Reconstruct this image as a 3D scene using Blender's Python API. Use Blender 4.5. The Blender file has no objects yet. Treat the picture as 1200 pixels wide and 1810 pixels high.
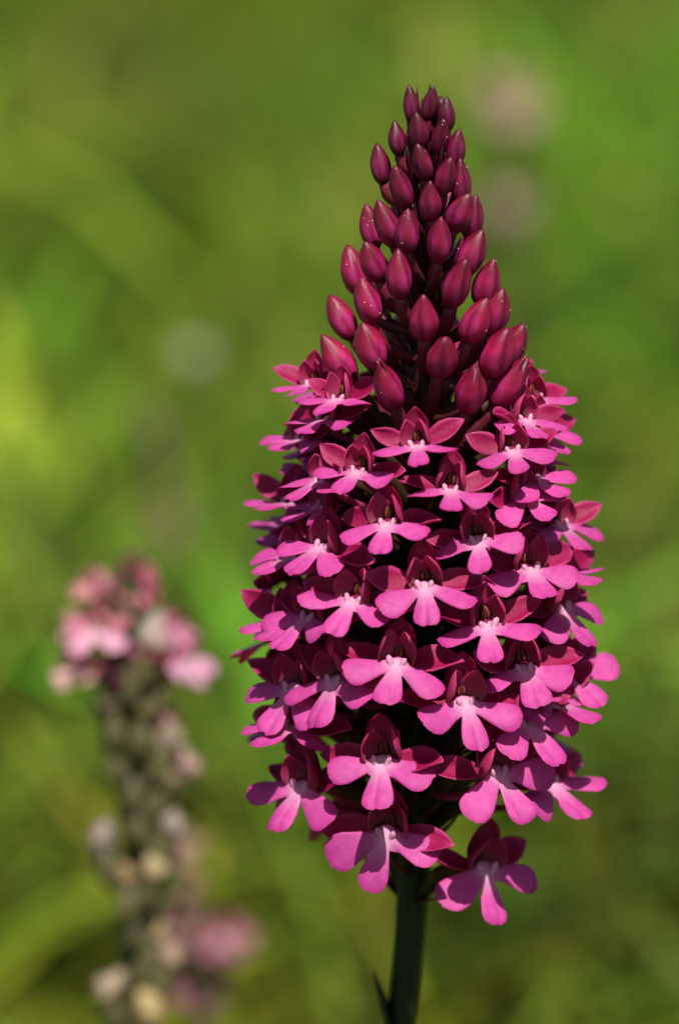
import bpy, math
import numpy as np
from mathutils import Vector, Matrix

# ------------------------------------------------------------------ camera
SC = bpy.context.scene
COL = SC.collection
rng = np.random.default_rng(7)
R = math.radians
MM = 0.001

PITCH = R(15.0)
DIST = 0.38
FRAME_H = 0.0905                      # metres of subject seen over the frame height
LENS = 36.0 * DIST / FRAME_H
W_PX, H_PX = 1200.0, 1810.0
FWD = np.array([0, math.cos(PITCH), -math.sin(PITCH)])
UPV = np.array([0, math.sin(PITCH), math.cos(PITCH)])
RGT = np.array([1.0, 0, 0])
TARGET = np.array([-0.0074, 0.0, 0.22])
CAM = TARGET - FWD * DIST

cd = bpy.data.cameras.new('camera')
cd.sensor_fit = 'VERTICAL'
cd.sensor_height = 36.0
cd.lens = LENS
cd.clip_start = 0.01
cd.clip_end = 2000.0
cd.dof.use_dof = True
cd.dof.focus_distance = 0.371
cd.dof.aperture_fstop = 15.0
co = bpy.data.objects.new('camera', cd)
COL.objects.link(co)
co.location = CAM
co.rotation_euler = (R(90) - PITCH, 0, 0)
SC.camera = co

# ------------------------------------------------------------------ sky, sun, exposure
SUN_EL, SUN_AZ = R(63.0), R(10.0)     # azimuth measured from behind the camera towards its right
sun_dir = Vector((math.sin(SUN_AZ) * math.cos(SUN_EL), -math.cos(SUN_AZ) * math.cos(SUN_EL), math.sin(SUN_EL)))
w = bpy.data.worlds.new('World')
SC.world = w
w.use_nodes = True
nt = w.node_tree
sky = nt.nodes.new('ShaderNodeTexSky')
sky.sky_type = 'NISHITA'
sky.sun_disc = False
sky.air_density = 0.7
sky.dust_density = 1.6
sky.sun_elevation = SUN_EL
sky.sun_rotation = math.atan2(sun_dir.x, sun_dir.y)
nt.links.new(sky.outputs[0], nt.nodes['Background'].inputs[0])
nt.nodes['Background'].inputs[1].default_value = 0.065
sd = bpy.data.lights.new('sun', 'SUN')
sd.energy = 4.6
sd.angle = R(0.53)
sd.color = (1.0, 0.95, 0.87)
so = bpy.data.objects.new('sun', sd)
COL.objects.link(so)
so.location = sun_dir * 3
so.rotation_euler = sun_dir.to_track_quat('Z', 'Y').to_euler()
SC.view_settings.view_transform = 'Standard'
SC.view_settings.look = 'None'
SC.view_settings.gamma = 1.0
SC.view_settings.use_curve_mapping = False
SC.view_settings.exposure = 0.78


# ------------------------------------------------------------------ pixel helpers
def ray(px, py):
    k = 36.0 / LENS / H_PX
    return FWD + RGT * ((px - W_PX / 2) * k) - UPV * ((py - H_PX / 2) * k)


def at(px, py, Y):
    """point on the vertical plane y = Y seen at that pixel"""
    d = ray(px, py)
    return CAM + d * ((Y - CAM[1]) / d[1])


def at_z(px, py, z):
    d = ray(px, py)
    return CAM + d * ((z - CAM[2]) / d[2])


def proj(p):
    v = np.asarray(p) - CAM
    f = v @ FWD
    k = LENS / 36.0 * H_PX
    return np.array([W_PX / 2 + (v @ RGT) / f * k, H_PX / 2 - (v @ UPV) / f * k])


# ------------------------------------------------------------------ materials
def new_mat(name):
    m = bpy.data.materials.new(name)
    m.use_nodes = True
    t = m.node_tree
    return m, t, t.nodes['Principled BSDF'], t.nodes['Material Output']


def attr_material(name, rough, spec, transl, nscale, namp, bump=0.0, bscale=4000.0, sheen=0.0, tint=(1, 1, 1), gain=1.0):
    """colour from the mesh's own pigment attribute, broken up by noise; partly translucent tissue"""
    m, t, p, out = new_mat(name)
    a = t.nodes.new('ShaderNodeAttribute')
    a.attribute_name = 'Col'
    tc = t.nodes.new('ShaderNodeTexCoord')
    n = t.nodes.new('ShaderNodeTexNoise')
    n.inputs['Scale'].default_value = nscale
    n.inputs['Detail'].default_value = 4
    t.links.new(tc.outputs['Object'], n.inputs['Vector'])
    mr = t.nodes.new('ShaderNodeMapRange')
    mr.inputs[1].default_value = 0.3
    mr.inputs[2].default_value = 0.7
    mr.inputs[3].default_value = gain * (1 - namp)
    mr.inputs[4].default_value = gain * (1 + namp)
    t.links.new(n.outputs[0], mr.inputs[0])
    mul = t.nodes.new('ShaderNodeVectorMath')
    mul.operation = 'SCALE'
    t.links.new(a.outputs['Color'], mul.inputs[0])
    t.links.new(mr.outputs[0], mul.inputs['Scale'])
    t.links.new(mul.outputs[0], p.inputs['Base Color'])
    p.inputs['Roughness'].default_value = rough
    p.inputs['Specular IOR Level'].default_value = spec
    p.inputs['Sheen Weight'].default_value = sheen
    if bump:
        n2 = t.nodes.new('ShaderNodeTexNoise')
        n2.inputs['Scale'].default_value = bscale
        n2.inputs['Detail'].default_value = 2
        t.links.new(tc.outputs['Object'], n2.inputs['Vector'])
        b = t.nodes.new('ShaderNodeBump')
        b.inputs['Strength'].default_value = bump
        b.inputs['Distance'].default_value = 0.0001
        t.links.new(n2.outputs[0], b.inputs['Height'])
        t.links.new(b.outputs[0], p.inputs['Normal'])
    if transl:
        tr = t.nodes.new('ShaderNodeBsdfTranslucent')
        tm = t.nodes.new('ShaderNodeVectorMath')
        tm.operation = 'MULTIPLY'
        tm.inputs[1].default_value = tint
        t.links.new(mul.outputs[0], tm.inputs[0])
        t.links.new(tm.outputs[0], tr.inputs[0])
        mx = t.nodes.new('ShaderNodeMixShader')
        mx.inputs[0].default_value = transl
        t.links.new(p.outputs[0], mx.inputs[1])
        t.links.new(tr.outputs[0], mx.inputs[2])
        t.links.new(mx.outputs[0], out.inputs[0])
    return m


M_PETAL = attr_material('petal_tissue', 0.46, 0.28, 0.48, 1400, 0.13, 0.6, 7500, tint=(1.1, 0.38, 0.62), gain=.97)
M_BUD = attr_material('bud_skin', 0.43, 0.42, 0.12, 900, 0.26, 0.40, 9000, tint=(1.2, .5, .6), gain=.88)
M_STEM = attr_material('stem_skin', 0.5, 0.25, 0.0, 300, 0.18, 0.3, 1500, gain=.75)
M_GRASS = attr_material('grass_leaf', 0.55, 0.12, 0.5, 60, 0.15, tint=(1.1, 1.1, 0.6))
M_POLLEN = attr_material('pollen', 0.4, 0.5, 0.0, 100, 0.05)

M_GROUND, _t, _p, _o = new_mat('meadow_soil')
_tc = _t.nodes.new('ShaderNodeTexCoord')
_n = _t.nodes.new('ShaderNodeTexNoise')
_n.inputs['Scale'].default_value = 9.0
_n.inputs['Detail'].default_value = 8
_t.links.new(_tc.outputs['Object'], _n.inputs['Vector'])
_cr = _t.nodes.new('ShaderNodeValToRGB')
_cr.color_ramp.elements[0].position = 0.3
_cr.color_ramp.elements[0].color = (0.035, 0.05, 0.012, 1)
_cr.color_ramp.elements[1].position = 0.7
_cr.color_ramp.elements[1].color = (0.075, 0.11, 0.02, 1)
_t.links.new(_n.outputs[0], _cr.inputs[0])
_t.links.new(_cr.outputs[0], _p.inputs['Base Color'])
_p.inputs['Roughness'].default_value = 0.9


# ------------------------------------------------------------------ mesh helpers
def mesh(name, V, F, C, mat, smooth=True):
    me = bpy.data.meshes.new(name)
    me.from_pydata(np.asarray(V).tolist(), [], F)
    ca = me.color_attributes.new('Col', 'FLOAT_COLOR', 'POINT')
    C = np.asarray(C, dtype=np.float32)
    buf = np.ones((len(V), 4), dtype=np.float32)
    buf[:, :3] = C
    ca.data.foreach_set('color', buf.ravel())
    me.materials.append(mat)
    if smooth:
        me.polygons.foreach_set('use_smooth', [True] * len(me.polygons))
    me.update()
    return me


def obj(name, me, parent=None, mat4=None):
    o = bpy.data.objects.new(name, me)
    COL.objects.link(o)
    if parent is not None:
        o.parent = parent
    if mat4 is not None:
        o.matrix_basis = mat4
    return o


def tag(o, label=None, cat=None, group=None, kind=None):
    if label: o['label'] = label
    if cat: o['category'] = cat
    if group: o['group'] = group
    if kind: o['kind'] = kind
    return o


class MB:
    """collects pieces of ONE mesh"""
    def __init__(self):
        self.V, self.F, self.C, self.n = [], [], [], 0

    def add(self, V, F, C):
        V = np.asarray(V, float)
        C = np.broadcast_to(np.asarray(C, float), (len(V), 3))
        self.V.append(V)
        self.C.append(C)
        n = self.n
        self.F += [tuple(i + n for i in f) for f in F]
        self.n += len(V)

    def mesh(self, name, mat):
        return mesh(name, np.concatenate(self.V), self.F, np.concatenate(self.C), mat)


def bez(p0, p1, p2, p3, n):
    t = np.linspace(0, 1, n)[:, None]
    return (1 - t) ** 3 * p0 + 3 * (1 - t) ** 2 * t * p1 + 3 * (1 - t) * t * t * p2 + t ** 3 * p3


def tube(path, rad, sides=8, caps=True, ridge=0.0, twist=0.0):
    """closed tube along a path with a radius per point"""
    P = np.asarray(path, float)
    n = len(P)
    rad = np.broadcast_to(np.asarray(rad, float), (n,))
    T = np.gradient(P, axis=0)
    T /= np.linalg.norm(T, axis=1)[:, None] + 1e-12
    ref = np.array([1.0, 0, 0]) if abs(T[0][0]) < 0.8 else np.array([0, 1.0, 0])
    V = []
    for i in range(n):
        a = ref - T[i] * (ref @ T[i])
        a /= np.linalg.norm(a)
        ref = a
        b = np.cross(T[i], a)
        ang = np.arange(sides) * 2 * math.pi / sides + twist * i / n
        rr = rad[i] * (1 + ridge * np.cos(3 * (ang - twist * i / n)))
        V.append(P[i] + np.outer(np.cos(ang) * rr, a) + np.outer(np.sin(ang) * rr, b))
    V = np.concatenate(V)
    F = []
    for i in range(n - 1):
        for j in range(sides):
            k = (j + 1) % sides
            F.append((i * sides + j, i * sides + k, (i + 1) * sides + k, (i + 1) * sides + j))
    if caps:
        F.append(tuple(range(sides - 1, -1, -1)))
        F.append(tuple((n - 1) * sides + j for j in range(sides)))
    return V, F


def lerp(a, b, t):
    return np.asarray(a, float) + (np.asarray(b, float) - np.asarray(a, float)) * t


def leaf_shell(L, W, prof, bend, cup, twist=0.0, nu=11, nv=7, th=0.2 * MM, wave=0.0, col=None, r=rng, roll=0.0):
    """petal: y along, x across, z its inner (upper) face; a closed thin shell.
    bend: total bending towards +z over the length; cup: edges rise towards +z"""
    ts = np.linspace(0, 1, nu)
    vs = np.linspace(-1, 1, nv)
    ph = r.uniform(0, 6.28, 3)
    P = np.zeros((nu, nv, 3))
    N = np.zeros((nu, nv, 3))
    y = z = 0.0
    wfun = np.interp(ts, *prof) * W * 0.5
    for i, t in enumerate(ts):
        a = bend * t
        if i:
            ds = L / (nu - 1)
            am = bend * (ts[i - 1] + t) / 2
            y += math.cos(am) * ds
            z += math.sin(am) * ds
        tang = np.array([0, math.cos(a), math.sin(a)])
        nor = np.array([0, -math.sin(a), math.cos(a)])
        tw = twist * t
        for j, v in enumerate(vs):
            hw = max(wfun[i], 1e-5)
            c = cup * (0.6 + 0.4 * t)
            if abs(c) > 1e-3:
                xx = hw / c * math.sin(c * v)
                zz = hw / c * (1 - math.cos(c * v))
            else:
                xx, zz = hw * v, 0.0
            if roll:
                zz += roll * hw * max(0.0, abs(v) - 0.6) * 1.2
                xx *= 1 - 0.10 * max(0.0, abs(v) - 0.6) * roll
            zz += wave * hw * math.sin(5 * t + ph[0] + v * 1.5) * abs(v) ** 1.5
            xr = xx * math.cos(tw) - zz * math.sin(tw)
            zr = xx * math.sin(tw) + zz * math.cos(tw)
            P[i, j] = np.array([xr, y, z]) + nor * zr
    du = np.gradient(P, axis=0)
    dv = np.gradient(P, axis=1)
    N = np.cross(dv, du)
    N /= np.linalg.norm(N, axis=2)[:, :, None] + 1e-15
    tt, vv = np.meshgrid(ts, vs, indexing='ij')
    edge = np.clip(np.maximum(np.abs(vv) ** 3, tt ** 6), 0, 1)
    off = (th * 0.5 * (1 - 0.75 * edge))[:, :, None] * N
    V = np.concatenate([(P + off).reshape(-1, 3), (P - off).reshape(-1, 3)])
    C1 = col(tt, vv).reshape(-1, 3)
    C = np.concatenate([C1, C1])
    F = []
    m = nu * nv
    idx = lambda i, j: i * nv + j
    for i in range(nu - 1):
        for j in range(nv - 1):
            q = (idx(i, j), idx(i, j + 1), idx(i + 1, j + 1), idx(i + 1, j))
            F.append(q)
            F.append(tuple(k + m for k in reversed(q)))
    for i in range(nu - 1):
        F.append((idx(i, 0), idx(i + 1, 0), idx(i + 1, 0) + m, idx(i, 0) + m))
        F.append((idx(i + 1, nv - 1), idx(i, nv - 1), idx(i, nv - 1) + m, idx(i + 1, nv - 1) + m))
    for j in range(nv - 1):
        F.append((idx(nu - 1, j), idx(nu - 1, j + 1), idx(nu - 1, j + 1) + m, idx(nu - 1, j) + m))
        F.append((idx(0, j + 1), idx(0, j), idx(0, j) + m, idx(0, j + 1) + m))
    return V, F, C


# ------------------------------------------------------------------ palettes (pigment only)
PAL = dict(
    lip=(0.60, 0.080, 0.365), lip_edge=(0.50, 0.034, 0.26), lip_mid=(0.76, 0.48, 0.66),
    sepal=(0.36, 0.006, 0.080), sepal_edge=(0.52, 0.045, 0.20), hood=(0.48, 0.032, 0.135), hood_base=(0.40, 0.13, 0.18),
    ovary=(0.10, 0.030, 0.025), ovary_base=(0.045, 0.055, 0.014), spur=(0.45, 0.05, 0.17),
    column=(0.13, 0.03, 0.025), bract=(0.13, 0.012, 0.03))
PAL_FADED = dict(
    lip=(0.66, 0.26, 0.36), lip_edge=(0.60, 0.18, 0.28), lip_mid=(0.75, 0.55, 0.58),
    sepal=(0.50, 0.13, 0.17), sepal_edge=(0.55, 0.22, 0.25), hood=(0.55, 0.19, 0.24), hood_base=(0.55, 0.30, 0.30),
    ovary=(0.10, 0.10, 0.03), ovary_base=(0.06, 0.09, 0.02), spur=(0.5, 0.2, 0.22),
    column=(0.2, 0.12, 0.05), bract=(0.12, 0.09, 0.03))

LOBE_T = np.array([0, .12, .28, .45, .62, .76, .87, .94, .98, 1.0])
LOBE_W = np.array([.50, .53, .68, .94, 1.18, 1.27, 1.15, .88, .56, .0]) * MM


def lip_shell(s, r, pal):
    """three-lobed lip in its own plane: y along the middle lobe, z towards the viewer of its face"""
    phis = [r.uniform(-79, -56), r.uniform(-6, 6), r.uniform(56, 79)]
    Ls = [r.uniform(4.3, 5.0) * MM * s, r.uniform(4.35, 4.7) * MM * s, r.uniform(4.3, 5.0) * MM * s]
    Ws = [r.uniform(.98, 1.2) * s, r.uniform(.92, 1.06) * s, r.uniform(.98, 1.2) * s]
    skew = [r.uniform(-.12, .12) for _ in range(3)]
    notch = [r.uniform(0, .03), r.uniform(.0, .09), r.uniform(0, .03)]
    droop = [r.uniform(-.12, .20), r.uniform(.0, .12), r.uniform(-.12, .20)]
    kc = r.uniform(-0.04, 0.16)
    tws = [r.uniform(-.35, .35), r.uniform(-.15, .15), r.uniform(-.35, .35)]
    # angular samples, denser around the lobes
    th = []
    for ph in phis:
        th += list(ph + np.array([-29, -26, -23, -20, -17.5, -15, -12.5, -10, -7.5, -5, -2.5, 0, 2.5, 5, 7.5, 10, 12.5, 15, 17.5, 20, 23, 26, 29]))
    th += [-150, -130, -118, 118, 130, 150, 180]
    th = np.radians(np.array(sorted(th)))
    nt_ = len(th)
    radii = np.linspace(0, 1, 260)
    out = np.full(nt_, 0.85 * MM * s)
    for ph, L, Wd, sk, no in zip(phis, Ls, Ws, skew, notch):
        d = th - math.radians(ph)
        rr = radii[None, :] * L * 1.02
        u = rr * np.cos(d)[:, None]
        v = rr * np.sin(d)[:, None]
        t = u / L
        hw = np.interp(np.clip(t, 0, 1), LOBE_T, LOBE_W) * Wd
        v2 = v - sk * MM * s * t ** 2
        lim = 1 - no * np.exp(-(v2 / (0.16 * MM)) ** 2)
        ok = (np.abs(v2) <= hw) & (t <= lim) & (u >= 0)
        best = np.where(ok, rr, 0).max(axis=1)
        out = np.maximum(out, best)
    # soften the notches a touch
    sm = (np.roll(out, 1) + 2 * out + np.roll(out, -1)) / 4
    out = 0.75 * out + 0.25 * sm
    out = out * (1 + .006 * r.standard_normal(nt_))
    S = np.array([0.14, 0.3, 0.46, 0.62, 0.77, 0.89, 0.96, 1.0])
    ns = len(S)
    wp = r.uniform(0, 6.28, 3)

    def defo(x, y):
        rr = np.hypot(x, y)
        a = np.degrees(np.arctan2(x, y))
        dr = np.interp(a, [-180, phis[0], phis[1], phis[2], 180], [0, droop[0], droop[1], droop[2], 0])
        v = np.min(np.stack([np.abs(rr * np.sin(np.radians(np.clip(a - p, -89, 89)))) for p in phis]), axis=0)
        z = -dr * rr ** 2 / (5 * MM) - kc * v ** 2 / MM
        z = z - 0.12 * MM * np.exp(-(x / (0.22 * MM)) ** 2) * np.clip((y - 1.2 * MM) / (2 * MM), 0, 1)
        for p, tw in zip(phis, tws):
            da = a - p
            z = z + np.where(np.abs(da) < 31, tw * rr * np.sin(np.radians(da)), 0) * np.clip((rr - 1.6 * MM) / (2 * MM), 0, 1)
        z = z + 0.12 * MM * np.sin(rr / MM * 1.3 + a * 0.05 + wp[0]) * np.clip(rr / (4 * MM), 0, 1)
        return z

    X = (S[None, :] * out[:, None]) * np.sin(th)[:, None]
    Y = (S[None, :] * out[:, None]) * np.cos(th)[:, None]
    Z = defo(X, Y)
    tk = 0.26 * MM * s * (1 - 0.8 * S[None, :] ** 4) * np.ones_like(X)
    tk[:, -1] = 0
    up = np.stack([X, Y, Z + tk / 2], -1).reshape(-1, 3)
    lo = np.stack([X, Y, Z - tk / 2], -1).reshape(-1, 3)
    V = np.concatenate([up, lo, [[0, 0, 0.13 * MM], [0, 0, -0.13 * MM]]])
    m = nt_ * ns
    F = []
    for i in range(nt_):
        k = (i + 1) % nt_
        F.append((2 * m, k * ns, i * ns))
        F.append((2 * m + 1, m + i * ns, m + k * ns))
        for j in range(ns - 1):
            F.append((i * ns + j, k * ns + j, k * ns + j + 1, i * ns + j + 1))
            F.append((m + i * ns + j, m + i * ns + j + 1, m + k * ns + j + 1, m + k * ns + j))
    rr = np.hypot(X, Y) / (MM * s)
    ang = np.degrees(np.arctan2(X, Y))
    ext = np.where(np.abs(ang) < 32, 2.5, 1.6)
    wmid = np.clip(1 - rr / ext, 0, 1) ** 1.1
    wmid = wmid[..., None]
    we = np.clip((S[None, :] - 0.72) / 0.28, 0, 1) ** 2 * np.clip((rr - 2) / 2, 0, 1)
    we = we[..., None]
    j_ = r.uniform(0.93, 1.07)
    Cc = np.array(pal['lip']) * j_ * (1 - we) + np.array(pal['lip_edge']) * we
    Cc = Cc * (1 - wmid) + np.array(pal['lip_mid']) * wmid
    C = Cc.reshape(-1, 3)
    C = np.concatenate([C, C * 0.95, [pal['lip_mid'], pal['lip_mid']]])
    return V, F, C


def rot_frame(xa, ya, za, loc):
    return Matrix(((xa[0], ya[0], za[0], loc[0]), (xa[1], ya[1], za[1], loc[1]), (xa[2], ya[2], za[2], loc[2]), (0, 0, 0, 1)))


def frame_y(ydir, zhint, loc):
    y = np.asarray(ydir, float); y = y / np.linalg.norm(y)
    x = np.cross(y, zhint); x /= np.linalg.norm(x)
    z = np.cross(x, y)
    return rot_frame(x, y, z, loc)


PROF_SEPAL = ([0, .1, .3, .5, .7, .85, .95, 1], [.45, .6, .9, 1.0, .86, .55, .24, .03])
PROF_HOOD = ([0, .12, .35, .6, .8, .92, 1], [.55, .75, 1.0, 1.0, .74, .4, .05])
PROF_PET = ([0, .12, .35, .6, .8, .92, 1], [.65, .85, 1.0, .9, .6, .32, .05])
PROF_BRACT = ([0, .15, .5, .8, 1], [.8, 1.0, .7, .35, .03])


def grad(base, edge, root=None, tip=None, k=3.0):
    base, edge = np.array(base), np.array(edge)

    def f(t, v):
        e = (np.abs(v) ** k)[..., None]
        c = base * (1 - e) + edge * e
        if root is not None:
            q = (np.clip(1 - t / 0.45, 0, 1) ** 1.3)[..., None]
            c = c * (1 - q) + np.array(root) * q
        if tip is not None:
            q = (np.clip((t - .75) / .25, 0, 1))[..., None]
            c = c * (1 - q) + np.array(tip) * q
        return c
    return f


def ellipsoid(cx, rx, nu=8, nv=6):
    V, F = [], []
    for i in range(1, nv):
        a = math.pi * i / nv
        for j in range(nu):
            b = 2 * math.pi * j / nu
            V.append((math.sin(a) * math.cos(b), math.sin(a) * math.sin(b), math.cos(a)))
    V += [(0, 0, 1), (0, 0, -1)]
    m = (nv - 1) * nu
    for i in range(nv - 2):
        for j in range(nu):
            k = (j + 1) % nu
            F.append((i * nu + j, (i + 1) * nu + j, (i + 1) * nu + k, i * nu + k))
    for j in range(nu):
        k = (j + 1) % nu
        F.append((m, j, k))
        F.append((m + 1, (nv - 2) * nu + k, (nv - 2) * nu + j))
    V = np.array(V) * np.array(rx) + np.array(cx)
    return V, F


def make_flower(parent, J, az, beta, s, att, r, pal=PAL, roll=0.0, open_=1.0, bract=True):
    """one floret. J: where the lobes of its lip meet; az: way it faces; beta: droop of the lip"""
    o_ = np.array([math.sin(az), -math.cos(az), 0.0])
    z_ = np.array([0, 0, 1.0])
    x_ = np.cross(o_, z_)
    M4 = rot_frame(x_, o_, z_, J) @ Matrix.Rotation(roll, 4, 'Y')
    inv = M4.inverted()
    la = np.array(inv @ Vector(att))
    base = np.array([0, -1.6, -0.5]) * MM * s
    # body: ovary, throat, spur and column in one continuous piece
    mb = MB()
    dv = base - la
    dl = np.linalg.norm(dv)
    p1 = la + np.array([dv[0] * .25, dv[1] * .2, dl * 0.25 if dv[2] > 0 else dl * 0.1])
    p2 = base + np.array([0, -0.32 * dl, 0.03 * dl])
    path = bez(la, p1, p2, base, 12)
    t = np.linspace(0, 1, 12)
    rad = (0.42 + 0.42 * np.sin(np.pi * np.clip(t * 1.05, 0, 1)) ** 1.2) * MM * s
    V, F = tube(path, rad, 7, ridge=0.12, twist=4.0)
    cc = np.repeat(np.array([lerp(pal['ovary_base'], pal['ovary'], min(1, q * 1.15)) for q in t]), 7, axis=0)
    mb.add(V, F, cc)
    thr = bez(base, base + np.array([0, .5, .1]) * MM * s, np.array([0, -.5, -.1]) * MM * s, np.array([0, .1, -.05]) * MM * s, 5)
    V, F = tube(thr, np.array([.62, .75, .75, .55, .3]) * MM * s, 9)
    mb.add(V, F, np.array(pal['hood']) * .55)
    side = r.uniform(-1, 1)
    sp = bez(np.array([0, -.6, -.3]) * MM * s, np.array([0.3 * side, -2, -2.0]) * MM * s, np.array([1.2 * side, -5, -4.0]) * MM * s, np.array([2 * side, -8.5, -4.2]) * MM * s, 9)
    V, F = tube(sp, np.linspace(.5, .26, 9) * MM * s, 6)
    mb.add(V, F, pal['spur'])
    V, F = ellipsoid(np.array([0, -1.0, .85]) * MM * s, np.array([.55, .4, .85]) * MM * s)
    mb.add(V, F, pal['column'])
    for sg in (-1, 1):
        V, F = tube(bez(np.array([.20 * sg, -.66, .45]) * MM * s, np.array([.28 * sg, -.56, .75]) * MM * s, np.array([.26 * sg, -.58, 1.1]) * MM * s, np.array([.05 * sg, -.75, 1.5]) * MM * s, 6), np.array([.08, .11, .11, .10, .09, .05]) * MM * s, 5)
        mb.add(V, F, np.array(pal['hood']) * np.array([.75, 2.4, .35]))
    fl = obj('flower', mb.mesh('flower', M_PETAL), parent, M4)
    # lip
    V, F, C = lip_shell(s, r, pal)
    Rl = Matrix.Rotation(-beta, 4, 'X')
    obj('lip', mesh('lip', V, F, C, M_PETAL), fl, Matrix.Translation(Vector((0, .25 * MM * s, 0))) @ Rl)
    # two pale guide plates on the lip
    for sg in (-1, 1):
        q = r.uniform(.85, 1.1) * MM * s
        pth = bez(np.array([sg * .40, .40, -.10]) * q, np.array([sg * .50, .20, .10]) * q, np.array([sg * .62, -.10, .30]) * q, np.array([sg * (.78 + r.uniform(-.12, .12)), -.32, .58]) * q, 8)
        V, F = tube(pth, np.array([.20, .22, .23, .25, .28, .28, .23, .10]) * q, 8)
        tq = np.repeat(np.linspace(0, 1, 8), 8)[:, None]
        cq = np.array(pal['lip_mid']) * (1 - .55 * tq) + np.array(pal['lip_mid']) * np.array([.95, .62, .82]) * .55 * tq
        me = mesh('lip_ridge', V, F, cq, M_PETAL)
        m = Matrix.Translation(Vector((0, .25 * MM * s, 0))) @ Rl
        obj('lip_ridge', me, fl, m)
    nod = beta * 0.42 - 0.10                      # the hood leans forward with the droop of the lip
    ca, sa = math.cos(nod), math.sin(nod)
    fd = lambda x, y, z: np.array([x, y * ca + z * sa, -y * sa + z * ca])
    # dorsal sepal: back of the hood, concave to the front
    V, F, C = leaf_shell(r.uniform(3.9, 4.4) * MM * s, 3.0 * MM * s, PROF_HOOD, r.uniform(.5, .8), 0.9, col=grad(pal['hood'], pal['sepal'], pal['hood_base'], pal['sepal']), r=r, roll=.1)
    obj('dorsal_sepal', mesh('dorsal_sepal', V, F, C, M_PETAL), fl, frame_y(fd(0, -.20, 1), fd(0, 1, .2), fd(0, -1.35, .0) * MM * s))
    # two upper petals closing the hood
    for sg in (-1, 1):
        V, F, C = leaf_shell(r.uniform(3.0, 3.6) * MM * s, r.uniform(2.4, 2.8) * MM * s, PROF_PET, r.uniform(.45, .85), r.uniform(.5, .85), twist=sg * r.uniform(-.1, .35), wave=.14, col=grad(pal['hood'], pal['sepal_edge'], pal['hood_base'], k=7), r=r, roll=r.uniform(.2, .7))
        lean = r.uniform(.10, .26)
        obj('petal', mesh('petal', V, F, C, M_PETAL), fl, frame_y(fd(sg * lean, .12, 1), fd(-sg * .80, r.uniform(.45, .8), 0), fd(sg * 1.05, -.75, -.05) * MM * s))
    # spreading lateral sepals
    for sg in (-1, 1):
        V, F, C = leaf_shell(r.uniform(4.3, 5.1) * MM * s, r.uniform(2.2, 2.7) * MM * s, PROF_SEPAL, r.uniform(-.3, .7), r.uniform(.3, .9), twist=r.uniform(-.7, .7), wave=.16, col=grad(pal['sepal'], pal['sepal_edge'], None, pal['sepal_edge'], k=9), r=r, roll=.3)
        d = np.array([sg, r.uniform(-.45, .25), r.uniform(-.05, .6) - .25 * math.sin(beta)])
        if open_ < 1:
            d = d * open_ + np.array([0, .3, 1.0]) * (1 - open_)
        obj('lateral_sepal', mesh('lateral_sepal', V, F, C, M_PETAL), fl, frame_y(d, np.array([0, .8, .75]), np.array([sg * .75, -.75, .0]) * MM * s))
    # bract under the ovary
    if bract:
        Lb = min(9 * MM, dl * .95) * r.uniform(.8, 1.0)
        V, F, C = leaf_shell(Lb, 1.3 * MM, PROF_BRACT, r.uniform(-.1, .4), .7, nu=8, nv=5, col=grad(pal['bract'], pal['bract']), r=r)
        d = np.array([r.uniform(-.35, .35), 0.9, .45])
        obj('bract', mesh('bract', V, F, C, M_PETAL), fl, frame_y(d, np.array([0, -.3, 1.0]), la + np.array([0, -.1, -.5]) * MM))
    return fl


def bud_body(L, Wd, r, tone, n=14, k=30, opened=0.0):
    """closed bud along +z from its base: three sepals folded over one another, beaked tip"""
    ts = np.linspace(0, 1, n)
    prof = np.interp(ts, [0, .05, .15, .3, .45 + .03, .6, .75, .86, .94, 1.0], [.34, .54, .82, .98, 1.0, .91, .71, .49, .28, .07])
    ph0 = math.pi / 2 - .15
    fat = r.uniform(.85, 1.2)
    shift = r.uniform(-.05, .05)
    arch = r.uniform(-.10, .10)
    prof = prof ** fat
    V, C = [], []
    lean = r.uniform(-.10, .10, 2)
    base = np.array(tone)
    for i, t in enumerate(ts):
        for j in range(k):
            a = 2 * math.pi * j / k
            # overlap step: each sepal rises towards one edge, with a groove at the seam
            u = ((a - ph0) / (2 * math.pi) * 3 + 0.25 * t) % 1.0
            step = 0.09 * (u - 0.5) - 0.10 * math.exp(-(min(u, 1 - u) / .06) ** 2) * math.sin(math.pi * min(1, t * 1.1)) ** .6
            rad = Wd / 2 * prof[i] * (1 + step + .035 * math.sin(2 * a + 5 * t + ph0) + .02 * math.sin(5 * a - 7 * t + 2 * ph0))
            tipz = opened * 0.10 * L * max(0, t - .8) / .2 * math.cos(3 * (a - ph0)) if opened else 0
            x = rad * math.cos(a) * (1 + arch) + lean[0] * L * t * t
            y = rad * math.sin(a) * .93 + lean[1] * L * t * t
            V.append((x, y, t * L + tipz))
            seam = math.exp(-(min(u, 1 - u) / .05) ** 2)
            mid = max(math.exp(-((u - .22) / .15) ** 2), math.exp(-((u - .78) / .15) ** 2)) * math.sin(math.pi * min(1, t * 1.15)) ** 2  # lit satin highlight put into the bud colour on both sides of each seam
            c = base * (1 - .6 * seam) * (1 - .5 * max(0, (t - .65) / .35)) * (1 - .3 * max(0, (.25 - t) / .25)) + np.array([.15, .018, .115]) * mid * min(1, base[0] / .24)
            C.append(np.clip(c, 0, 1))
    F = []
    for i in range(n - 1):
        for j in range(k):
            q = (j + 1) % k
            F.append((i * k + j, i * k + q, (i + 1) * k + q, (i + 1) * k + j))
    F.append(tuple(range(k - 1, -1, -1)))
    F.append(tuple((n - 1) * k + j for j in range(k)))
    return np.array(V), F, np.array(C)


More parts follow.
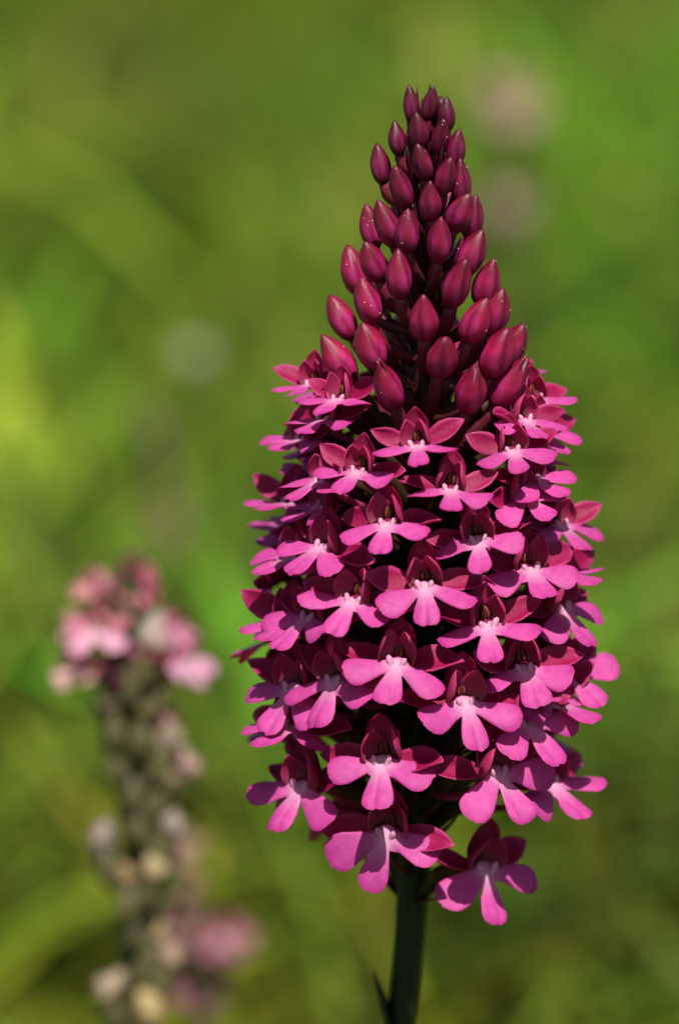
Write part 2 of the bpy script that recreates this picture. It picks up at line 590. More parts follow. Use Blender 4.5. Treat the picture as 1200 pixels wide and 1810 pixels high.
def make_bud(parent, Cc, az, tilt, L, Wd, att, r, tone, ovc=((.16, .012, .035), (.07, .02, .012)), bract_len=0.0, lean=0.0, opened=0.0):
    o_ = np.array([math.sin(az), -math.cos(az), 0.0])
    d = o_ * math.sin(tilt) + np.array([0, 0, 1.0]) * math.cos(tilt) + np.array([lean, 0, 0])
    d /= np.linalg.norm(d)
    b = np.asarray(Cc) - d * L * .48
    x = np.cross(o_, d); x /= np.linalg.norm(x)
    y = np.cross(d, x)
    M4 = rot_frame(x, y, d, b) @ Matrix.Rotation(r.normal(0, .35), 4, 'Z')
    V, F, C = bud_body(L, Wd, r, tone, opened=opened)
    bo = obj('bud', mesh('bud', V, F, C, M_BUD), parent, M4)
    inv = M4.inverted()
    # ovary that carries the bud
    dl = np.linalg.norm(b - att)
    path = bez(np.asarray(att), np.asarray(att) + o_ * dl * .35 + np.array([0, 0, dl * .12]), b - d * dl * .4, b + d * .4 * MM, 9)
    pl = np.array([np.array(inv @ Vector(p)) for p in path])
    t = np.linspace(0, 1, 9)
    V, F = tube(pl, (.42 + .22 * np.sin(np.pi * t) + .1 * t) * MM * (Wd / (2.6 * MM)) ** .5, 7, ridge=.1, twist=3)
    cc = np.repeat(np.array([lerp(ovc[1], ovc[0], q) for q in t]), 7, axis=0)
    obj('ovary', mesh('ovary', V, F, cc, M_BUD), bo)
    if bract_len:
        V, F, C = leaf_shell(bract_len, 1.25 * MM, PROF_BRACT, .2, .8, nu=8, nv=5, col=grad((.10, .008, .02), (.07, .01, .015), None, (.03, .012, .008)), r=r)
        m = frame_y(o_ * math.sin(tilt + .12) + np.array([0, 0, math.cos(tilt + .12)]), -o_ * .9 + np.array([0, 0, .3]), np.asarray(att) - np.array([0, 0, .4 * MM]))
        obj('bract', mesh('bract', V, F, C, M_PETAL), bo, inv @ m)
    return bo


# ------------------------------------------------------------------ ground
def build_ground():
    n = 40
    ax = np.sign(np.linspace(-1, 1, n)) * np.abs(np.linspace(-1, 1, n)) ** 4 * 600
    X, Y = np.meshgrid(ax, ax, indexing='ij')
    V = np.stack([X, Y, np.zeros_like(X)], -1).reshape(-1, 3)
    F = [(i * n + j, (i + 1) * n + j, (i + 1) * n + j + 1, i * n + j + 1) for i in range(n - 1) for j in range(n - 1)]
    o = obj('ground', mesh('ground', V, F, np.full((len(V), 3), .05), M_GROUND))
    tag(o, kind='structure')


build_ground()

# ------------------------------------------------------------------ the tall orchid in focus
AX_PX = [(757, 165), (757, 400), (751, 700), (747, 1000), (742, 1300), (731, 1540), (722, 1660), (709, 1810)]
AXP = np.array([at(px, py, 0.0) for px, py in AX_PX])
AXZ = AXP[::-1, 2]
AXX = AXP[::-1, 0]


def axis(z):
    if z < AXZ[0]:
        return np.array([AXX[0] - .002 * (1 - (z / AXZ[0])), 0, z])
    return np.array([np.interp(z, AXZ, AXX), 0, z])


zpx = lambda py: at(750, py, 0.0)[2]
PX = 0.05 * MM


def table(rows):
    zz = np.array([zpx(a) for a, b in rows])[::-1]
    vv = np.array([b for a, b in rows])[::-1]
    return lambda z: float(np.interp(z, zz, vv))


R_FL = table([(600, 150), (690, 185), (760, 212), (860, 232), (960, 248), (1060, 258), (1160, 266), (1260, 270), (1360, 262), (1440, 225), (1520, 165)])
R_BUD = table([(170, 22), (230, 52), (290, 76), (390, 95), (480, 126), (560, 146), (640, 162), (720, 172)])

root = bpy.data.objects.new('pyramidal_orchid', None)
COL.objects.link(root)
root.location = (axis(0)[0], 0, 0)
root.empty_display_size = .01
tag(root, 'tall orchid with dense magenta flower spike tipped by dark crimson buds', 'orchid')


def L0(p):
    return np.asarray(p, float) - np.array([axis(0)[0], 0, 0])


zs = np.concatenate([np.linspace(0, AXZ[0], 14)[:-1], np.linspace(AXZ[0], zpx(190), 40)])
path = np.array([L0(axis(z)) for z in zs])
rad = np.interp(zs, [0, zpx(1810), zpx(1600), zpx(1300), zpx(800), zpx(400), zpx(190)], np.array([1.9, 1.32, 1.42, 1.7, 1.3, .8, .4]) * MM)
V, F = tube(path, rad, 14, ridge=.04)
cc = np.repeat(np.array([lerp((.010, .020, .004), (.05, .008, .012), np.clip((z - zpx(1300)) / (zpx(500) - zpx(1300)), 0, 1)) for z in zs]), 14, axis=0)
obj('stem', mesh('stem', V, F, cc, M_STEM), root)

# flowers read off the photograph: junction of the lip lobes, tip of the middle lobe
FL = [
    (737, 788, 733, 822), (905, 797, 917, 836), (796, 866, 797, 903), (634, 834, 604, 873), (572, 742, 528, 766),
    (684, 926, 668, 978), (845, 955, 843, 1019), (570, 850, 508, 888), (925, 880, 968, 922), (935, 1006, 962, 1064),
    (752, 1036, 750, 1108), (626, 1062, 590, 1116), (572, 968, 512, 1006), (988, 928, 1036, 976), (860, 1106, 867, 1168),
    (990, 1076, 1046, 1142), (702, 1172, 695, 1250), (548, 1092, 482, 1142), (594, 1203, 550, 1284), (925, 1182, 942, 1248),
    (1000, 1188, 1054, 1250), (820, 1242, 846, 1326), (676, 1346, 655, 1432), (926, 1276, 982, 1350), (536, 1390, 488, 1472),
    (876, 1366, 922, 1458), (684, 1474, 672, 1580), (854, 1536, 890, 1632), (968, 1384, 1026, 1444), (520, 1218, 478, 1298),
    (520, 986, 452, 1014), (535, 776, 486, 796), (955, 762, 1000, 802), (552, 680, 524, 698), (940, 850, 1000, 878),
    (512, 890, 468, 900), (985, 1010, 1048, 1030), (515, 1100, 466, 1126), (520, 1284, 462, 1318), (975, 1240, 1040, 1280),
    (945, 706, 974, 738), (598, 706, 562, 730), (925, 742, 962, 782),
]
SB = lambda py: float(np.interp(py, [650, 700, 800, 900, 1000, 1100, 1250, 1500], [.72, .77, .80, .87, .95, 1.0, 1.07, 1.14]))
B0 = lambda py: R(float(np.interp(py, [650, 800, 900, 1050, 1200, 1350, 1500], [0, 8, 14, 32, 44, 52, 60])))
Z_MIN_ATT = zpx(1588)


def att_point(p, az, drop):
    z = max(p[2] - drop, Z_MIN_ATT - .3 * MM * math.cos(az * 3))
    a = axis(z)
    o_ = np.array([math.sin(az), -math.cos(az), 0])
    return a + o_ * .8 * MM


front = []
for k, (jx, jy, mx, my) in enumerate(FL):
    r = np.random.default_rng(100 + k)
    z = zpx(jy)
    az = 0.0
    for _ in range(6):
        a = axis(z)
        Rr = R_FL(z) * PX
        P = at(jx, jy, -Rr * math.cos(az))
        sx = (P[0] - a[0]) / Rr
        az = math.asin(max(-1, min(1, sx)))
        z = P[2]
    if abs(sx) > 1:
        az = math.copysign(math.pi / 2, sx)
    P = at(jx, jy, -Rr * math.cos(az))
    s = SB(jy)
    Lm = 4.6 * MM * s
    best = None
    for daz in np.radians(np.arange(-60, 61, 4)):
        for db in np.radians(np.arange(-32, 33, 4)):
            az_, be_ = az + daz, B0(jy) * (1 - .35 * abs(math.sin(az))) + db
            if abs(az_) > R(98):
                continue
            o_ = np.array([math.sin(az_), -math.cos(az_), 0])
            tip = P + (o_ * math.cos(be_) - np.array([0, 0, 1.0]) * math.sin(be_)) * Lm - (o_ * math.sin(be_) + np.array([0, 0, 1.0]) * math.cos(be_)) * .06 * Lm
            e = proj(tip) - np.array([mx, my])
            c = (e @ e) / 8 ** 2 + (daz / R(30)) ** 2 + (db / R(20)) ** 2
            if best is None or c < best[0]:
                best = (c, az_, be_)
    _, azf, bef = best
    front.append((P, azf, bef, s, az))
    A = att_point(P, az, 7.5 * MM)
    make_flower(root, L0(P), azf, bef, s, L0(A), r, roll=r.uniform(-.12, .12))

# flowers round the back of the spike, seen through the gaps and from the side
back = []
for k, (P, azf, bef, s, az) in enumerate(front):
    if k in (33, 39, 40, 37):
        continue
    r = np.random.default_rng(300 + k)
    z = P[2] + r.uniform(-1.5, 1.5) * MM
    if abs(az) > R(75):
        continue
    az2 = math.pi + az + r.uniform(-.15, .15)
    back.append((z, az2))
    a = axis(z)
    P2 = a + np.array([math.sin(az2), -math.cos(az2), 0]) * R_FL(z) * PX
    make_flower(root, L0(P2), az2 + r.uniform(-.15, .15), bef, s, L0(att_point(P2, az2, 7.5 * MM)), r, roll=r.uniform(-.15, .15))

# more florets round the sides, wherever the spike would otherwise show a hole
pts = [(P[2], math.atan2(P[0] - axis(P[2])[0], -P[1])) for P, *_ in front]
pts += [(P2z, P2a) for P2z, P2a in back]
r = np.random.default_rng(77)
for _ in range(5000):
    z = r.uniform(zpx(1345), zpx(690))
    a0 = r.uniform(-math.pi, math.pi)
    if abs(a0) < R(50):
        continue
    Rr = R_FL(z) * PX
    pyz = np.interp(-z, [-zpx(600), -zpx(1600)], [600, 1600])
    s = SB(pyz)
    ok = True
    for (z1, a1) in pts:
        da = (a0 - a1 + math.pi) % (2 * math.pi) - math.pi
        if math.hypot(da * Rr, (z - z1) * 1.35) < 5.3 * MM * s:
            ok = False
            break
    if not ok:
        continue
    pts.append((z, a0))
    P2 = axis(z) + np.array([math.sin(a0), -math.cos(a0), 0]) * Rr * .84
    make_flower(root, L0(P2), a0 + r.uniform(-.2, .2), B0(pyz) * .65 + r.uniform(-.15, .15), s * .97, L0(att_point(P2, a0, 7.5 * MM)), r, roll=r.uniform(-.15, .15))

# buds: centre pixel
BUD = [
    (728, 186), (759, 184), (787, 204), (739, 232), (702, 246), (778, 242), (672, 291), (748, 287), (804, 262), (708, 332),
    (757, 357), (786, 312), (816, 322), (718, 411), (778, 426), (812, 376), (836, 386), (656, 402), (684, 398), (658, 463),
    (704, 488), (626, 478), (832, 448), (807, 502), (861, 502), (650, 534), (602, 563), (747, 564), (838, 567), (877, 552),
    (653, 613), (598, 638), (782, 632), (877, 624), (686, 686), (834, 691), (906, 612), (898, 680),
]
BL = lambda py: float(np.interp(py, [180, 290, 360, 430, 490, 560, 630, 690], [3.3, 3.8, 4.1, 4.4, 4.7, 4.8, 5.0, 5.1])) * MM
BW = lambda py: float(np.interp(py, [180, 290, 360, 430, 490, 560, 630, 690], [1.5, 1.9, 2.15, 2.4, 2.6, 2.7, 2.85, 3.0])) * MM
TL = lambda py: R(float(np.interp(py, [170, 250, 350, 450, 560, 690], [6, 10, 15, 19, 24, 28])))
bud_info = []
for k, (bx, by) in enumerate(BUD):
    r = np.random.default_rng(500 + k)
    z = zpx(by)
    az = 0.0
    for _ in range(6):
        a = axis(z)
        Rr = R_BUD(z) * PX
        P = at(bx, by, -Rr * math.cos(az))
        sx = (P[0] - a[0]) / Rr
        az = math.asin(max(-1, min(1, sx)))
        z = P[2]
    P = at(bx, by, -Rr * math.cos(az))
    bud_info.append((P, az, by))
    f = float(np.clip((by - 180) / 350, 0, 1))
    tone = lerp((.085, .0015, .014), (.27, .003, .036), f) * r.uniform(.85, 1.15)
    L, Wd, tl = BL(by) * r.uniform(.9, 1.08), BW(by) * r.uniform(.9, 1.06), TL(by) + r.uniform(-.14, .14)
    zb = P[2] - L * .45
    zt = zb - np.interp(by, [180, 300, 690], [1.2, 2.5, 5.2]) * MM
    aa = axis(zt)
    A = aa + np.array([math.sin(az), -math.cos(az), 0]) * .5 * MM
    bl = (L * 1.0 + (zb - zt)) * (r.uniform(.95, 1.1) if by < 215 else r.uniform(1.05, 1.3)) if by < 420 else ((L * .5 + (zb - zt)) if by < 520 else 4 * MM)
    make_bud(root, L0(P), az, tl, L, Wd, L0(A), r, tone, bract_len=bl, lean=r.uniform(-.13, .13), opened=1.0 if by > 655 else 0)

for k, (P, az, by) in enumerate(bud_info):
    if abs(az) > R(38) or by < 215:
        continue
    r = np.random.default_rng(700 + k)
    az2 = math.pi + az + r.uniform(-.2, .2)
    z = P[2] + r.uniform(-1, 1) * MM
    a = axis(z)
    P2 = a + np.array([math.sin(az2), -math.cos(az2), 0]) * R_BUD(z) * PX * .95
    L, Wd, tl = BL(by), BW(by), TL(by)
    zb = z - L * .45
    zt = zb - np.interp(by, [180, 300, 690], [1.2, 2.5, 5.2]) * MM
    A = axis(zt) + np.array([math.sin(az2), -math.cos(az2), 0]) * .5 * MM
    f = float(np.clip((by - 180) / 350, 0, 1))
    make_bud(root, L0(P2), az2, tl, L, Wd, L0(A), r, lerp((.085, .0015, .014), (.27, .003, .036), f), bract_len=5 * MM)

# grains of pollen dusted over the buds
mb = MB()
r = np.random.default_rng(42)
OCT = np.array([(1, 0, 0), (-1, 0, 0), (0, 1, 0), (0, -1, 0), (0, 0, 1), (0, 0, -1)], float)
OF = [(0, 2, 4), (2, 1, 4), (1, 3, 4), (3, 0, 4), (2, 0, 5), (1, 2, 5), (3, 1, 5), (0, 3, 5)]
DEPS = bpy.context.evaluated_depsgraph_get()
bpy.context.view_layer.update()
for o in [c for c in root.children if c.name.startswith('bud')]:
    k = int(r.integers(0, 9)) if r.random() < .7 else 0
    me = o.data
    for _ in range(k):
        f = me.polygons[int(r.integers(len(me.polygons) // 5, len(me.polygons) - 2))]
        c = np.array(o.matrix_basis @ f.center)
        n_ = o.matrix_basis.to_3x3() @ f.normal
        if n_.y > 0.2:
            continue
        mb.add(OCT * r.uniform(.035, .075) * MM + c, OF, (.75, .5, .22))
tag(obj('pollen', mb.mesh('pollen', M_POLLEN), root), kind='stuff')

# sheathing stem leaf that pokes up beside the stem, and the leaves at its foot
gl = grad((.02, .034, .008), (.03, .045, .01))
p = at(684, 1840, -.001)
V, F, C = leaf_shell(7.2 * MM, 3.6 * MM, PROF_BRACT, .15, 1.1, nu=9, nv=6, th=.3 * MM, col=gl)
obj('sheath_leaf', mesh('sheath_leaf', V, F, C, M_STEM), root, frame_y((-.32, -.1, 1), (1, -.1, .2), L0(axis(p[2]) + np.array([-.9 * MM, -.3 * MM, 0]))))
for a0, ll in ((.4, .11), (2.2, .12), (3.9, .10), (5.3, .09)):
    V, F, C = leaf_shell(ll, 13 * MM, PROF_BRACT, -.9, .6, nu=12, nv=7, th=.5 * MM, col=grad((.05, .09, .02), (.05, .09, .02)))
    obj('basal_leaf', mesh('basal_leaf', V, F, C, M_GRASS), root, frame_y((math.cos(a0), math.sin(a0), 1.0), (-math.cos(a0), -math.sin(a0), 1.0), (0, 0, .002)))


# ------------------------------------------------------------------ other orchids, going over, behind
def crumple(mb, c, size, colr, r, stretch=(1, 1, 1.3)):
    """a shrivelled floret: folded, lumpy, hollow-sided"""
    V, F = ellipsoid((0, 0, 0), (1, 1, 1), 10, 8)
    ph = r.uniform(0, 6.28, 6)
    d = 1 + .28 * np.sin(3 * V[:, 0] + ph[0]) * np.sin(4 * V[:, 2] + ph[1]) + .22 * np.sin(5 * V[:, 1] + ph[2]) + .12 * np.sin(9 * V[:, 2] + ph[3])
    V = V * d[:, None] * size * np.array(stretch)
    a = r.uniform(-.7, .7)
    V = V @ np.array([[math.cos(a), 0, math.sin(a)], [0, 1, 0], [-math.sin(a), 0, math.cos(a)]])
    mb.add(V + c, F, np.clip(np.array(colr) * (0.8 + .25 * d[:, None]), 0, 1))


def old_orchid(name, label, Y, stem_px, stem_r, blobs, seed, group=None):
    r = np.random.default_rng(seed)
    pts = [at(px, py, Y) for px, py in stem_px]
    last = pts[-1]
    foot = np.array([last[0] + r.uniform(-.004, .004), Y, 0])
    rt = bpy.data.objects.new(name, None)
    COL.objects.link(rt)
    rt.location = foot
    rt.empty_display_size = .01
    tag(rt, label, 'orchid', group)
    ctrl = np.array([foot] + pts[::-1])
    zz = np.linspace(0, ctrl[-1][2], 36)
    ax = lambda z: np.array([np.interp(z, ctrl[:, 2], ctrl[:, 0]), Y, z])
    V, F = tube(np.array([ax(z) - foot for z in zz]), np.interp(zz, [0, ctrl[-1][2]], [stem_r * 1.15, stem_r * .55]), 10, ridge=.05)
    obj('stem', mesh('stem', V, F, np.broadcast_to(np.array((.052, .056, .018)), (len(V), 3)), M_STEM), rt)
    for (px, py, kind, size, colr) in blobs:
        dy = r.uniform(-1, .2) * (3 * MM)
        p = at(px, py, Y + dy)
        dx = p[0] - ax(p[2])[0]
        az = math.atan2(dx, -dy + 3 * MM)
        A = ax(max(p[2] - 6 * MM, 0.01)) + np.array([math.sin(az), -math.cos(az), 0]) * stem_r * .6
        if kind == 'f':
            make_flower(rt, p - foot, az, R(r.uniform(15, 45)), size, A - foot, r, pal=colr, bract=False)
        elif kind == 'b':
            make_bud(rt, p - foot, az, .3, 4.6 * MM * size, 2.6 * MM * size, A - foot, r, colr, ovc=((.12, .10, .04), (.06, .07, .02)))
        else:
            mb = MB()
            o_ = np.array([math.sin(az), -math.cos(az), .3])
            ctr = p - foot
            colr = tuple(.85 * q for q in colr)
            crumple(mb, ctr, size * 1.5 * MM, colr, r)
            crumple(mb, ctr + o_ * 1.3 * MM * size + np.array([0, 0, -.8 * MM * size]), size * 1.0 * MM, colr, r)
            fo = obj('withered_flower', mb.mesh('withered_flower', M_PETAL), rt)
            a0 = A - foot
            dl = np.linalg.norm(ctr - a0)
            path = bez(a0, a0 + np.array([math.sin(az), -math.cos(az), .3]) * dl * .35, ctr - np.array([0, 0, dl * .3]), ctr, 9)
            t = np.linspace(0, 1, 9)
            V, F = tube(path, (.6 + 1.2 * np.sin(np.pi * t) ** 1.2) * MM * max(.8, size * .8), 7, ridge=.15, twist=2)
            obj('ovary', mesh('ovary', V, F, np.broadcast_to(np.array((.10, .092, .035)), (len(V), 3)), M_STEM), fo)
    return rt


PINKISH = (.62, .30, .33)
CREAM = (.60, .50, .26)
TAN = (.42, .30, .14)
GREY = (.50, .42, .36)
ROSE = (.55, .14, .22)


def fpal(lipc, f=1.0):
    d = dict(PAL_FADED)
    d['lip'] = tuple(np.array(lipc))
    d['lip_edge'] = tuple(np.array(lipc) * np.array([.95, .8, .85]))
    d['hood'] = tuple(np.array(lipc) * np.array([.9, .65, .65]))
    d['sepal'] = tuple(np.array(lipc) * np.array([.85, .6, .6]))
    return d


Y1 = 0.068
old_orchid('faded_orchid', 'shorter faded orchid with a few pale pink flowers above cream withered ones', Y1,
           [(232, 985), (228, 1100), (225, 1250), (232, 1400), (238, 1550), (240, 1700), (238, 1830)], 2.3 * MM,
           [(232, 1000, 'b', .8, (.16, .07, .03)), (212, 1030, 'b', .8, (.3, .1, .09)),
            (160, 1036, 'f', .52, fpal((.66, .28, .32))), (182, 1030, 'b', .8, (.45, .2, .2)), (246, 1046, 'f', .48, fpal((.6, .17, .22))), (262, 1026, 'b', .9, (.5, .12, .17)),
            (172, 1116, 'f', .9, fpal((.80, .46, .62))), (140, 1118, 'b', 1.1, (.60, .22, .28)), (142, 1186, 'f', .7, fpal((.74, .52, .46))),
            (212, 1180, 'f', .62, fpal((.58, .14, .27))), (268, 1122, 'w', 1.05, (.55, .48, .40)), (305, 1112, 'f', .6, fpal((.68, .30, .48))),
            (322, 1166, 'f', .82, fpal((.78, .44, .62))), (280, 1180, 'w', .9, (.62, .33, .40)), (240, 1150, 'w', .8, (.4, .12, .2)),
            (286, 1262, 'w', .85, PINKISH), (300, 1300, 'w', .8, (.45, .36, .26)), (314, 1345, 'w', 1.05, (.58, .42, .36)), (285, 1362, 'w', .9, CREAM), (240, 1392, 'w', .95, (.66, .46, .46)),
            (232, 1335, 'w', .85, (.48, .40, .20)), (270, 1400, 'w', .7, PINKISH), (200, 1300, 'w', .7, (.14, .13, .05)), (196, 1240, 'w', .8, (.18, .16, .09)), (255, 1250, 'w', .8, (.16, .14, .05)),
            (184, 1478, 'w', .75, GREY), (304, 1456, 'w', .75, GREY), (272, 1530, 'w', .9, CREAM), (226, 1545, 'w', .7, TAN), (240, 1585, 'w', .8, TAN),
            (272, 1636, 'w', .9, CREAM), (255, 1650, 'w', .75, TAN), (268, 1700, 'w', 1.0, CREAM), (196, 1745, 'w', .9, (.52, .44, .28)), (262, 1776, 'w', 1.15, (.62, .52, .24)), (300, 1690, 'w', .7, (.5, .38, .25))], 21)
Y2 = 0.15
old_orchid('faded_orchid', 'blurred low orchid with drooping dusty pink flowers behind the faded orchid', Y2,
           [(325, 1490), (330, 1600), (340, 1700), (350, 1830)], 1.7 * MM,
           [(322, 1510, 'w', 1.15, (.50, .33, .26)), (334, 1560, 'w', 1.1, (.48, .28, .24)), (325, 1600, 'w', 1.0, (.46, .22, .22)), (312, 1645, 'f', .8, fpal((0.34, 0.15, 0.18))), (345, 1640, 'w', 1.0, (.5, .3, .28)),
            (388, 1660, 'f', 1.0, fpal((0.37, 0.14, 0.20))), (372, 1690, 'f', .8, fpal((0.34, 0.14, 0.18))), (352, 1742, 'f', .95, fpal((0.35, 0.11, 0.19))), (350, 1690, 'w', .9, (.45, .3, .2))], 22)
Y3 = 0.60
old_orchid('distant_orchid', 'far pale pink orchid, a soft blur beside the tip of the tall spike', Y3,
           [(895, 120), (905, 300), (910, 450), (915, 640)], 3.0 * MM,
           [(892, 150, 'f', 1.2, fpal((.62, .48, .36))), (905, 185, 'f', 1.3, fpal((.68, .46, .40))), (885, 200, 'w', 1.6, (.6, .46, .32)), (906, 222, 'w', 1.5, (.62, .40, .34)),
            (900, 352, 'f', 1.1, fpal((.60, .42, .36))), (915, 375, 'w', 1.4, (.56, .40, .32)), (893, 380, 'w', 1.4, (.54, .42, .3))], 23)
Y4 = 0.42
old_orchid('spent_orchid', 'blurred brownish spent orchid stalk deep in the grass above the faded orchid', Y4,
           [(262, 720), (270, 820), (285, 950), (300, 1100)], 2.4 * MM,
           [(262, 740, 'w', 1.3, (.22, .12, .10)), (275, 780, 'w', 1.3, (.24, .13, .10)), (285, 830, 'w', 1.2, (.25, .12, .12)), (290, 880, 'w', 1.4, (.38, .18, .18)), (302, 925, 'w', 1.5, (.48, .22, .22)), (285, 950, 'w', 1.3, (.3, .15, .12))], 24)

# a small pale composite head in the grass
Y5 = 0.42
hp = at(310, 625, Y5)
hr = bpy.data.objects.new('daisy', None)
COL.objects.link(hr)
hr.location = (hp[0], Y5, 0)
hr.empty_display_size = .01
tag(hr, 'single small whitish daisy head on a thin stalk, a soft round blur in the grass', 'daisy')
zz = np.linspace(0, hp[2], 12)
V, F = tube(np.stack([.004 * np.sin(zz * 14), np.zeros(12), zz], 1), np.full(12, .6 * MM), 7)
obj('stalk', mesh('stalk', V, F, np.broadcast_to(np.array((.07, .11, .03)), (len(V), 3)), M_GRASS), hr)
top = np.array([.004 * math.sin(hp[2] * 14), 0, hp[2]])
V, F = ellipsoid(top, np.array([1.2, 1.2, .8]) * MM, 12, 8)
obj('disc', mesh('disc', V, F, np.broadcast_to(np.array((.55, .5, .22)), (len(V), 3)), M_PETAL), hr)
for k in range(16):
    a = k * 2 * math.pi / 16
    V, F, C = leaf_shell(1.9 * MM, .9 * MM, PROF_HOOD, -.1, .3, nu=6, nv=4, th=.15 * MM, col=grad((.40, .42, .30), (.40, .42, .30)))
    dirv = np.array([math.cos(a), math.sin(a) * .8 - .0, .1 + .45 * math.sin(a)])
    obj('petal', mesh('petal', V, F, C, M_PETAL), hr, frame_y(dirv, (0, -.5, .85), top + dirv * 1.1 * MM))


# ------------------------------------------------------------------ meadow grass
def vnoise(x, y, seed, freq):
    rr = np.random.default_rng(seed)
    G = rr.uniform(0, 1, (64, 64))
    u, v = x * freq + 31.3, y * freq + 17.7
    i, j = np.floor(u).astype(int), np.floor(v).astype(int)
    fu, fv = u - i, v - j
    fu, fv = fu * fu * (3 - 2 * fu), fv * fv * (3 - 2 * fv)
    g = lambda a, b: G[a % 64, b % 64]
    return (g(i, j) * (1 - fu) + g(i + 1, j) * fu) * (1 - fv) + (g(i, j + 1) * (1 - fu) + g(i + 1, j + 1) * fu) * fv


# patches of differently coloured growth: pixel, radius in pixels, tint
PATCH = [
    (60, 60, 170, (.065, .095, .012)), (420, 60, 150, (.07, .105, .014)), (60, 330, 120, (.09, .15, .02)),
    (250, 560, 200, (.165, .215, .018)), (560, 420, 130, (.14, .195, .02)), (120, 720, 120, (.15, .22, .022)), (330, 1000, 150, (.14, .17, .012)),
    (520, 230, 130, (.06, .12, .025)), (240, 120, 160, (.065, .085, .012)), (150, 210, 110, (.08, .08, .016)), (650, 190, 90, (.12, .14, .01)),
    (1000, 450, 160, (.10, .17, .03)), (980, 250, 120, (.06, .13, .014)), (1100, 80, 150, (.085, .12, .015)), (850, 60, 120, (.075, .105, .018)),
    (60, 1370, 110, (.04, .085, .010)), (90, 1480, 110, (.09, .18, .035)), (1130, 1270, 110, (.30, .31, .10)), (1100, 1160, 90, (.07, .09, .01)),
    (1060, 1560, 130, (.05, .085, .010)), (985, 1670, 80, (.36, .33, .10)), (1120, 1740, 100, (.12, .19, .02)), (600, 1700, 120, (.085, .15, .025)),
    (50, 1650, 90, (.15, .18, .035)), (400, 1500, 110, (.11, .16, .02)), (480, 1640, 100, (.14, .17, .02)), (1150, 1000, 130, (.08, .14, .018)),
    (1050, 800, 140, (.10, .135, .016)), (60, 900, 110, (.11, .15, .012)), (100, 1010, 100, (.09, .13, .012)), (230, 700, 60, (.05, .10, .010)),
    (420, 640, 80, (.10, .15, .02)), (380, 860, 90, (.13, .155, .012)),
]


GRASS_GAIN = np.array([1.68, 1.70, 1.4])


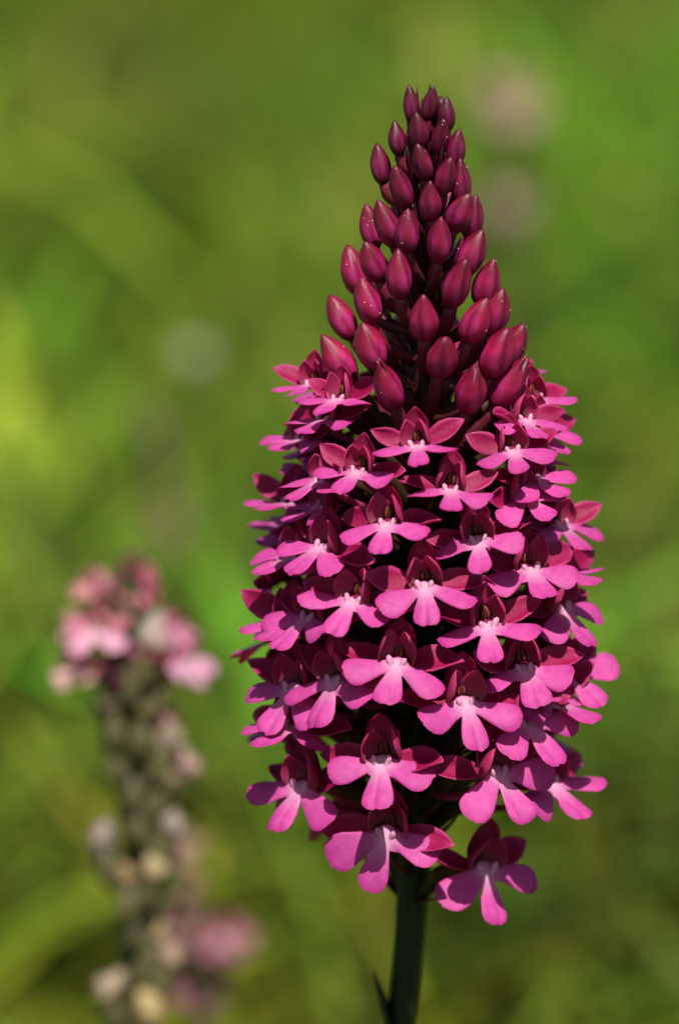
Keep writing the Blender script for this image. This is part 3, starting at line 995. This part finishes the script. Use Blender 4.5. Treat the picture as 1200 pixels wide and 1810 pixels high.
def build_grass(name, n, y0, y1, hmin, hmax, wmin, wmax, seed, label):
    r = np.random.default_rng(seed)
    # sample denser near, in a wedge wider than the view
    u = r.random(n)
    y = y0 + (y1 - y0) * u ** 1.15
    half = 0.30 + 0.24 * np.maximum(y + .4, 0)
    x = r.uniform(-1, 1, n) * half - .0074
    # tussocks: pull blades together
    nt_ = n // 45
    tx, ty = x[:nt_].copy(), y[:nt_].copy()
    own = r.integers(0, nt_, n)
    pull = r.random(n) < .55
    x = np.where(pull, tx[own] + r.normal(0, .018, n), x)
    y = np.where(pull, ty[own] + r.normal(0, .018, n), y)
    # keep the foot of the plants and the camera clear
    keep = (np.hypot(x, y) > .006) & (np.hypot(x - CAM[0], y - CAM[1]) > .09)
    x, y = x[keep], y[keep]
    n = len(x)
    tall = vnoise(x, y, 5, 6.0)
    h = (hmin + (hmax - hmin) * r.random(n) ** 1.4) * (.65 + .7 * tall)
    # in front of and right behind the tall orchid the sward is short
    cap = np.interp(y, [-.6, -.1, .2, .35], [.05, .075, .10, .30])
    h = np.minimum(h, cap * r.uniform(.6, 1, n))
    wd = r.uniform(wmin, wmax, n) * (.7 + .6 * r.random(n))
    lean = r.normal(0, .75, (n, 2)) * h[:, None] + r.normal(0, .004, (n, 2))
    fa = r.uniform(0, math.pi, n)
    fx, fy = np.cos(fa), np.sin(fa)
    seg = np.array([0, .35, .7, 1.0])
    wf = np.array([.8, 1.0, .65, 0.06])
    V = np.zeros((n, 8, 3))
    for i, t in enumerate(seg):
        bx_ = x + lean[:, 0] * t ** 2
        by_ = y + lean[:, 1] * t ** 2
        bz_ = h * (t - .18 * t ** 3)
        for sgn, k in ((-1, 2 * i), (1, 2 * i + 1)):
            V[:, k, 0] = bx_ + sgn * fx * wd * wf[i] * .5
            V[:, k, 1] = by_ + sgn * fy * wd * wf[i] * .5
            V[:, k, 2] = bz_
    # colour
    n1 = vnoise(x, y, 11, 5.0)
    n2 = vnoise(x, y, 12, 13.0)
    c0 = np.array((.085, .150, .016)); c1 = np.array((.150, .190, .016)); c2 = np.array((.060, .130, .020)); c3 = np.array((.15, .13, .04))
    c = c0[None] + (c1 - c0)[None] * np.clip((n1 - .4) * 2.2, 0, 1)[:, None]
    k2 = np.clip((n2 - .55) * 2.5, 0, 1)[:, None]
    c = c * (1 - k2) + c2[None] * k2
    gp = np.stack([x, y, np.full(n, .065)], 1)
    v = gp - CAM
    f = v @ FWD
    kk = LENS / 36 * H_PX
    gx, gy = W_PX / 2 + (v @ RGT) / f * kk, H_PX / 2 - (v @ UPV) / f * kk
    for (ppx, ppy, pr, pc) in PATCH:
        g0 = at_z(ppx, ppy, .065)
        prm = pr * PX * np.linalg.norm(g0 - CAM) / DIST
        d2 = ((x - g0[0]) / prm) ** 2 + ((y - g0[1]) / (prm * 2.6)) ** 2
        wgt = (np.exp(-d2 * 1.1) * .9)[:, None]
        c = c * (1 - wgt) + np.array(pc)[None] * wgt
    n3 = vnoise(x, y * .55, 14, 9.0) + .6 * vnoise(x, y * .55, 15, 21.0)
    c = c * (.72 + .38 * np.clip(n3, .15, 1.4))[:, None]
    n4 = vnoise(x, y * .45, 16, 34.0)
    n5 = vnoise(x, y * .45, 17, 30.0)
    c = c * (.22 + 1.65 * n4 ** 1.6)[:, None]  # bright clumps and shaded gaps between them put into the blade colour
    c = c * (1 + (n5 - .5)[:, None] * np.array([.5, -.1, .3]))
    c = c * (1 + .6 * (c - c.mean(0)) / c.mean(0)).clip(.45, 1.55)
    dry = (r.random(n) < .06)[:, None]
    c = np.where(dry, c3[None] * r.uniform(.8, 1.6, n)[:, None], c)
    c = c * np.interp(y, [.35, .7, 1.1, 1.8], [1.0, 1.12, .95, .72])[:, None]
    if name == 'broad_leaves':
        c = c * np.where(r.random(n) < .3, r.uniform(1.2, 1.7, n), r.uniform(.35, 1.0, n))[:, None]
    c = c * r.uniform(.7, 1.3, n)[:, None] * GRASS_GAIN
    C = np.repeat(c[:, None, :], 8, axis=1).reshape(-1, 3)
    V = V.reshape(-1, 3)
    nf = 3
    me = bpy.data.meshes.new(name)
    me.vertices.add(len(V))
    me.vertices.foreach_set('co', V.ravel())
    b = (np.arange(n) * 8)[:, None]
    q = np.concatenate([b + np.array([0, 1, 3, 2]) + 2 * i for i in range(nf)], axis=1).reshape(-1)
    me.loops.add(len(q))
    me.loops.foreach_set('vertex_index', q)
    me.polygons.add(len(q) // 4)
    me.polygons.foreach_set('loop_start', np.arange(0, len(q), 4))
    me.polygons.foreach_set('loop_total', np.full(len(q) // 4, 4))
    me.update(calc_edges=True)
    ca = me.color_attributes.new('Col', 'FLOAT_COLOR', 'POINT')
    buf = np.ones((len(V), 4), np.float32)
    buf[:, :3] = C
    ca.data.foreach_set('color', buf.ravel())
    me.materials.append(M_GRASS)
    o = obj(name, me)
    tag(o, label, 'grass', kind='stuff')


build_grass('meadow_grass', 90000, -.45, 3.4, .03, .13, .0016, .0042, 31, 'green meadow grass spreading behind and around the orchids')
build_grass('far_meadow_grass', 30000, 3.3, 9.0, .05, .16, .004, .012, 32, 'farther green meadow grass running back beyond the orchids')
build_grass('broad_leaves', 9000, .25, 3.0, .04, .11, .007, .016, 33, 'broader low green leaves scattered through the meadow grass')
